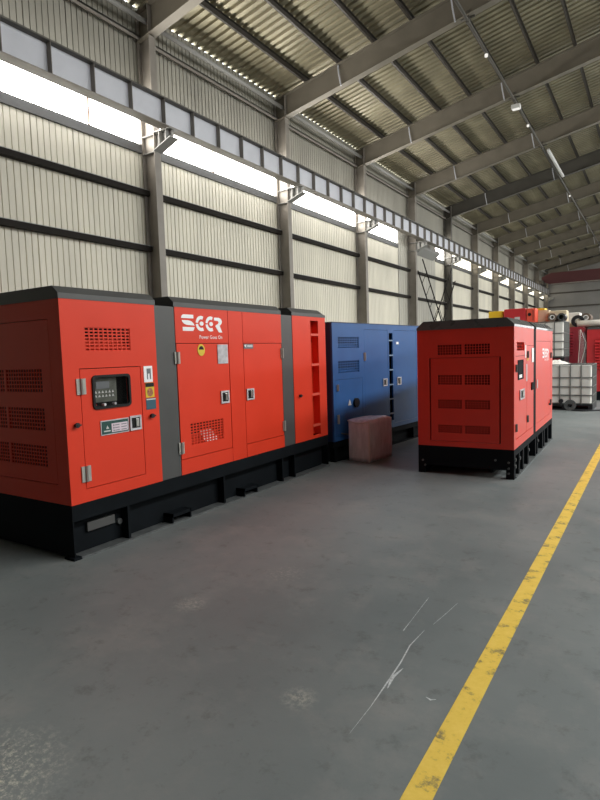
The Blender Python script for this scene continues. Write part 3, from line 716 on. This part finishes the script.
MB().box(0.10, L, -0.012, 0.09, 0, 0.014).build('base_flange', 'flange', bb)  # lighter grey than the base frame above it
for x in (0.34, 0.62, 0.98, 1.60, 1.78, 2.28, 2.46, 2.84):
    MB().box(x-0.04, x+0.04, 0.0, 0.10, 0.014, 0.27).build('post', 'black', bb)
for x, z in ((0.05, 0.23), (0.05, 0.15), (0.34, 0.2), (0.98, 0.2), (1.78, 0.2)):
    MB().tube([(x, 0.0, z), (x, -0.014, z)], 0.022, 8).build('bolt', 'flange', bb)
for y, z in ((0.06, 0.20), (0.06, 0.13), (0.06, 0.07), (0.21, 0.22), (W-0.06, 0.16), (W-0.09, 0.10)):
    MB().tube([(0.0, y, z), (-0.012, y, z)], 0.014, 8).build('bolt', 'flange', bb)

# ---- blue generator behind
g = empty('diesel_generator', (-3.8193, 6.889, 0), PI/2-0.094, 'blue generator canopy standing between the two red ones', 'generator')
L, W, Z0, Z1 = 3.7, 1.25, 0.29, 1.965
VA = (0.145, 0.705, 1.605, 1.770); VB = (0.140, 0.705, 1.25, 1.428); SL = (1.625, 1.75, 0.41, 1.838)
DA = (0.86, 1.58, 0.36, 1.88); DB = (1.80, 2.60, 0.36, 1.88); DP = (0.06, 0.78, 0.36, 1.16)
b = MB().slab(0, L, Z0, Z1, 0, T, [VA, VB, SL, ex(DA), ex(DB), ex(DP)])
b.box(L-T, L, T, W-T, Z0, Z1).box(T, L, W-T, W, Z0, Z1).box(T, L-T, T, W-T, Z0, Z0+0.01)
b.build('canopy', 'blue', g)
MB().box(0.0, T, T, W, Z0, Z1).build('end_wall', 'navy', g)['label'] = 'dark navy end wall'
MB().box(0.05, L-0.05, 0.10, 0.11, Z0, Z1).build('dark_backing', 'dark', g)  # added near-black plate so the vents look dark inside
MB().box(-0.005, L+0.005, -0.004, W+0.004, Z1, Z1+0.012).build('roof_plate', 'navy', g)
for d, nm in ((DA, 'side_door'), (DB, 'side_door'), (DP, 'control_door')):
    o = MB().slab(*d, 0.001, T).build(nm, 'blue', g)
    if nm == 'control_door':
        hinge(o, 0.11, 1.05, 0.09, 0.05); hinge(o, 0.11, 0.60, 0.13, 0.05)
        t_ = MB().prism([(0.37, 0.775), (0.46, 0.775), (0.415, 0.86)], 'y', -0.004, 0).build('triangle_label', 'offwhite', o)
        k_ = MB().tube([(0.58, 0, 0.80), (0.58, -0.03, 0.80)], 0.07, 18).build('round_knob', 'bezel', o)
    elif d is DA:
        hinge(o, 0.86, 1.475, 0.12, 0.06); latch(o, 1.475, 1.05, 0.13, 0.12)
    else:
        latch(o, 1.95, 1.045, 0.14, 0.13)
        MB().box(1.865, 1.95, -0.004, 0, 1.655, 1.695).build('small_label', 'white', o)
for v in (VA, VB):
    grille(g, *v, 9, 5, 0.014, 'blue'); baffle(g, v[0], v[1], v[2], v[2]+0.07, 0.10, 'blue')
s_ = MB().box(SL[0], SL[1], 0.09, 0.10, SL[2], SL[3]).build('air_slot', 'navy', g)
for z in (1.717, 1.477, 1.24, 1.00, 0.763, 0.525): MB().box(SL[0], SL[1], -0.004, 0.02, z-0.010, z+0.010).build('rung', 'paleblue', s_)
MB().tube([(0.18, 0, 0.39), (0.18, -0.05, 0.38), (0.33, -0.05, 0.36), (0.33, 0, 0.36)], 0.012, 8).build('door_handle', 'galv', g)
bb = MB().box(0, L, 0.02, 0.10, 0.2, Z0-0.002).box(0.05, L-0.05, 0.10, 0.12, 0.0, 0.2).box(0, L, W-0.1, W, 0, Z0-0.002).box(0, 0.09, 0.10, W-0.1, 0, Z0-0.002).box(0, L, 0.0, 0.12, 0, 0.016).build('base_frame', 'black', g)
for x in (0.02, 0.9, 1.7, 2.5, 3.5): MB().box(x, x+0.05, 0.02, 0.10, 0.016, 0.2).build('post', 'black', bb)
MB().tube([(0.42, -0.01, 0.30), (0.36, -0.05, 0.24), (0.40, -0.04, 0.17), (0.44, 0.0, 0.12)], 0.014, 8).build('drain_hose', 'flange', bb)

# ---- film-wrapped carton on the floor
bxr = math.radians(-6)
g = empty('wrapped_carton', (-3.495, 7.385, 0), bxr, 'carton wrapped in wrinkled plastic film on the floor before the blue generator', 'carton')
hw, hd_, hh = 0.174, 0.325, 0.585
def soft_box(hw, hd_, h0, h1, bul, n=10, seed=3):
    rnd = random.Random(seed); b = MB(); 
    rr = rrect(-hw, hw, -hd_, hd_, 0.02, 3); 
    # densify outline
    pts = []
    for i in range(len(rr)):
        a, c = rr[i], rr[(i+1) % len(rr)]; m = max(1, int(math.hypot(c[0]-a[0], c[1]-a[1])/0.03))
        for k in range(m): pts.append((a[0]+(c[0]-a[0])*k/m, a[1]+(c[1]-a[1])*k/m))
    N = len(pts); ph = [rnd.uniform(0, 6) for _ in range(6)]
    vs = []
    for j in range(n+1):
        t = j/n; z = h0+(h1-h0)*t
        for (x, y) in pts:
            bu = bul*math.sin(PI*t)*(0.6+0.4*math.sin(9*y+ph[0])+0.3*math.sin(14*x+ph[1]+5*t))
            k = 1+bu
            zz = z + (0.012*math.sin(6*y+ph[2]) - 0.02*(1-abs(x)/hw) * (1 if abs(y) > hd_-0.03 else 0))*t
            vs.append((x*k, y*k, zz))
    fs = [(j*N+i, j*N+(i+1) % N, (j+1)*N+(i+1) % N, (j+1)*N+i) for j in range(n) for i in range(N)]
    # domed top
    top = n*N
    for s_, dz in ((0.72, 0.018), (0.38, 0.026)):
        o = len(vs)
        for i, (x, y) in enumerate(pts): vs.append((x*s_, y*s_, h1+dz+0.006*math.sin(11*x+7*y+ph[3])))
        fs += [(top+i, top+(i+1) % N, o+(i+1) % N, o+i) for i in range(N)]; top = o
    fs.append(tuple(range(top, top+N))); fs.append(tuple(range(N))[::-1])
    return b.add(vs, fs)
soft_box(hw-0.008, hd_-0.008, 0.0, hh-0.012, 0.010).build('carton', 'carton', g, True)
fo = soft_box(hw, hd_, 0.004, hh, 0.022).build('plastic_film', 'film', g, True)
MB().box(hw-0.012, hw+0.010, -hd_-0.010, -hd_+0.012, 0.01, hh-0.01).build('edge_strip', 'foam', g, bevel=0.004)
MB().tube([(-hw, -hd_-0.004, hh-0.005), (-0.06, -hd_-0.006, hh-0.03), (0.08, -hd_-0.006, hh-0.032), (hw, -hd_-0.004, hh-0.004)], 0.009, 8).build('film_fold', 'foam', g, True)

# ------------------------------------------------------------------ far end: totes, generators, rolls
def make_tote():
    t = empty('ibc_tote')
    w, d, h = 1.2, 1.0, 1.10
    MB().box(-w, 0, 0, d, 0, 0.03).box(-w, -w+0.1, 0, d, 0.03, 0.11).box(-0.1, 0, 0, d, 0.03, 0.11).box(-w/2-0.06, -w/2+0.06, 0, d, 0.03, 0.11).box(-w, 0, 0, d, 0.11, 0.14).build('pallet', 'rubber', t)
    MB().prism(rrect(-w+0.03, -0.03, 0.03, d-0.03, 0.07, 4), 'z', 0.142, h-0.03).build('tank', 'tank', t, bevel=0.02)
    MB().tube([(-w/2, d/2, h-0.04), (-w/2, d/2, h-0.012)], 0.10, 16).build('filler_cap', 'rubber', t)
    c = MB(); r = 0.013
    for z in (0.16, 0.36, 0.56, 0.78, 1.085):
        c.tube([(-w+0.012, 0.012, z), (-0.012, 0.012, z), (-0.012, d-0.012, z), (-w+0.012, d-0.012, z), (-w+0.012, 0.012, z)], r, 6)
    for k in range(6):
        x = -0.012-(w-0.024)*k/5
        for y in (0.012, d-0.012): c.tube([(x, y, 0.14), (x, y, 1.085)], r, 6)
    for k in range(1, 5):
        y = 0.012+(d-0.024)*k/5
        for x in (-0.012, -w+0.012): c.tube([(x, y, 0.14), (x, y, 1.085)], r, 6)
    c.build('cage', 'galv', t)
    v = MB().tube([(-w/2-0.08, 0.02, 0.22), (-w/2-0.08, -0.07, 0.22)], 0.05, 12).tube([(-w/2-0.08, -0.05, 0.22), (-w/2-0.08, -0.05, 0.13)], 0.03, 10).build('outlet_valve', 'rubber', t)
    return t
tote = make_tote(); tote.location = (-1.25, 14.8, 0)
tag(tote, 'white caged liquid tote on the floor, nearest one, right of the crimson generator', 'tote', 'white caged totes')
for loc, lab in (((-2.06, 16.35, 0), 'white caged tote on the floor behind the nearest tote, carrying another'),
                 ((-2.06, 16.35, 1.10), 'white caged tote stacked on top of another, carrying the cream foam block'),
                 ((-3.31, 16.35, 0), 'white caged tote on the floor hidden behind the crimson generator'),
                 ((-3.31, 16.35, 1.10), 'white caged tote stacked behind the crimson generator, carrying the red boxes')):
    c = copy_tree(tote); c.location = loc; c['label'] = lab
# drum reel and hose before the nearest tote
o = MB().pipe((-1.72, 14.66, 0.13), (-1.72, 14.72, 0.13), 0.13, 0.05).build('hose_reel', 'flange', smooth=False)
tag(o, 'round grey reel standing against the nearest white tote', 'reel')
o = MB().tube([(-1.66, 14.62, 0.02), (-1.45, 14.55, 0.02), (-1.2, 14.7, 0.02), (-0.8, 14.9, 0.02), (-0.3, 14.9, 0.02)], 0.018, 8).build('floor_hose', 'rubber', smooth=True)
tag(o, 'black hose lying on the floor before the nearest white tote', 'hose')
# plastic sheet bundled on the lower tote
def crumple(name, mat, x0, x1, y0, y1, z0, h, seed):
    rnd = random.Random(seed); b = MB(); nx, ny = 14, 8; vs = []
    for j in range(ny+1):
        for i in range(nx+1):
            u, v = i/nx, j/ny; e = math.sin(PI*u)*math.sin(PI*v)
            vs.append((x0+(x1-x0)*u, y0+(y1-y0)*v, z0+h*e*(0.7+0.6*rnd.random())))
    fs = [(j*(nx+1)+i, j*(nx+1)+i+1, (j+1)*(nx+1)+i+1, (j+1)*(nx+1)+i) for j in range(ny) for i in range(nx)]
    o = len(vs); vs += [(x0, y0, z0), (x1, y0, z0), (x1, y1, z0), (x0, y1, z0)]; fs.append((o, o+3, o+2, o+1))
    return b.add(vs, fs).build(name, mat)
o = crumple('plastic_sheet', 'foam', -2.40, -1.82, 14.95, 15.65, 1.10, 0.09, 5)
tag(o, 'crumpled white plastic sheet lying on the nearest tote', 'sheet')

def small_gen(x0, x1, y0, y1, zt, mat, label, face_louvres):
    g = empty('diesel_generator', (x0, y0, 0), 0, label, 'generator'); w, d = x1-x0, y1-y0
    MB().box(0.01, w-0.01, 0.01, d-0.01, 0.25, zt-0.06).build('canopy', mat, g)
    MB().box(0, w, 0, d, 0, 0.25).build('base_frame', 'black', g)
    MB().prism([(0, zt-0.06), (w, zt-0.06), (w-0.04, zt), (0.04, zt)], 'y', 0, d).build('roof_cap', 'char' if mat != 'maroon2' else mat, g)
    for (a, b_, c, e) in face_louvres:
        f = MB().slab(a, b_, c, e, -0.012, 0.012, [(a+0.02, b_-0.02, c+0.02, e-0.02)])
        n = int((e-c-0.04)/0.08)
        for k in range(n):
            z = c+0.02+0.08*(k+0.2); f.prism([(-0.045, z), (0.012, z+0.055), (0.012, z+0.004)], 'x', a+0.02, b_-0.02)
        f.build('louvre_panel', mat, g)
    return g
small_gen(-2.85, -1.72, 17.7, 20.4, 2.06, 'maroon2', 'dark red generator behind the stacked totes at the far right', [(0.62, 0.86, 1.25, 1.95)])
small_gen(-1.66, -0.55, 17.6, 20.4, 2.03, 'red2', 'brighter red louvred generator at the right edge beyond the totes', [(0.20, 1.02, 0.85, 1.72)])
# clear plastic hanging between the two
fl_ = MB(); vs = []
for j in range(9):
    for i in range(5):
        u, v = i/4, j/8; vs.append((-1.86+0.22*u*(1.0-0.35*abs(v-0.5)), 17.52+0.04*math.sin(9*u+4*v), 1.98-1.0*v - 0.12*u*(1-v)))
fl_.add(vs, [(j*5+i, j*5+i+1, (j+1)*5+i+1, (j+1)*5+i) for j in range(8) for i in range(4)])
M['clear'] = principled('clear_film', (0.9, 0.86, 0.86), 0.2, alpha=0.16)
o = fl_.build('hanging_film', 'clear', smooth=True)
MB().tube([(-1.80, 17.51, 1.98), (-1.72, 17.5, 1.75), (-1.66, 17.5, 1.62), (-1.70, 17.5, 1.4), (-1.79, 17.51, 1.0)], 0.006, 6).tube([(-1.80, 17.51, 1.98), (-1.83, 17.5, 1.4), (-1.86, 17.51, 0.99)], 0.006, 6).build('fold', 'foam', o); tag(o, 'clear plastic film hanging between the two far red generators', 'plastic film')

# things lying on top
def box_thing(name, mat, x0, x1, y0, y1, z0, z1, label, cat, bev=0.02, grp=None):
    o = MB().box(x0, x1, y0, y1, z0, z1).build(name, mat, bevel=bev); return tag(o, label, cat, grp)
TZ = 2.205
box_thing('foam_block', 'cream', -2.51, -2.08, 16.85, 17.3, TZ, TZ+0.30, 'cream foam block behind the brown-cored roll on the stacked tote', 'foam block')
box_thing('foam_slab', 'cream', -2.4, -0.55, 18.15, 19.9, 2.065, 2.20, 'flat cream slab lying across the far red generators', 'slab')
box_thing('foam_block', 'foam', -2.35, -1.91, 18.3, 18.9, 2.20, 2.50, 'white foam block on the slab, right of the cream block', 'foam block')
box_thing('foam_block', 'cream', -1.42, -0.95, 18.7, 19.3, 2.20, 2.46, 'cream foam block on the slab at the right edge', 'foam block')
def roll(x, y0, y1, z, r, mat, core, label, hole=0.45):
    g = empty('sheet_roll', (x, y0, z-r), 0, label, 'roll', 'rolls on top of the far stack')
    MB().pipe((0, 0, r), (0, y1-y0, r), r, r*hole).build('wound_sheet', mat, g)
    MB().pipe((0, -0.004, r), (0, y1-y0+0.004, r), r*(hole+0.12), r*hole*0.9).build('core', core, g)
    return g
roll(-2.37, 16.38, 16.84, TZ+0.105, 0.105, 'brown', 'carton', 'roll with a dark open core before the cream foam block')
roll(-2.15, 16.38, 16.84, TZ+0.10, 0.10, 'rubber', 'flange', 'black roll on the edge of the stacked tote', 0.7)
roll(-1.93, 17.985, 18.12, 2.065+0.17, 0.17, 'rubber', 'rubber', 'dark roll wedged behind the white horizontal roll', 0.5)
roll(-1.74, 18.20, 18.9, 2.20+0.13, 0.13, 'brown', 'carton', 'brown roll with an open core on the slab, towards the right edge')
roll(-1.22, 18.20, 18.65, 2.20+0.13, 0.13, 'cream', 'brown', 'cream roll with a small core on the slab at the right edge', 0.35)
g = empty('sheet_roll', (-1.3, 17.83, 2.065), 0, 'long white roll lying crossways on the far red generators', 'roll', 'rolls on top of the far stack')
MB().tube([(-0.62, 0, 0.088), (0.72, 0, 0.088)], 0.088, 18).build('wound_sheet', 'foam', g, True)
MB().tube([(-0.64, 0, 0.088), (-0.6, 0, 0.088)], 0.04, 12).build('core', 'brown', g)
# red and yellow boxes on the left stack
g = empty('metal_box', (-3.63, 16.5, TZ), 0, 'dark red metal box with a white label on the stack behind the crimson generator', 'metal box')
MB().box(0, 0.57, 0, 0.5, 0, 0.40).build('body', 'red2', g, bevel=0.015); MB().box(0.28, 0.42, -0.004, 0.002, 0.06, 0.17).build('label', 'offwhite', g)
g = empty('metal_box', (-3.04, 16.5, TZ), 0, 'orange-red metal box with round hole, right of the dark red box', 'metal box')
MB().box(0, 0.23, 0, 0.45, 0, 0.385).build('body', 'orange', g, bevel=0.015)
MB().tube([(0.08, -0.004, 0.22), (0.08, 0.01, 0.22)], 0.045, 14).build('round_hole', 'dark', g)
MB().box(0.165, 0.18, -0.004, 0.01, 0.05, 0.33).build('seam', 'maroon', g)
box_thing('yellow_crate', 'yellowbox', -4.08, -3.68, 16.6, 17.2, TZ, TZ+0.37, 'yellow crate left of the dark red box', 'crate')
g = empty('board_stack', (-2.90, 16.97, TZ), 0, 'cream board stack with a yellow top, right of the orange-red box', 'boards')
MB().box(0, 0.36, 0, 0.45, 0, 0.34).build('boards', 'cream', g, bevel=0.01); MB().box(0, 0.25, 0, 0.45, 0.34, 0.40).build('top_board', 'yellowbox', g, bevel=0.006)

# ------------------------------------------------------------------ daylight outside
w = bpy.data.worlds.new('sky'); S.world = w; w.use_nodes = True
w.node_tree.nodes['Background'].inputs['Color'].default_value = (0.9, 0.95, 1.0, 1)
w.node_tree.nodes['Background'].inputs['Strength'].default_value = 9.0
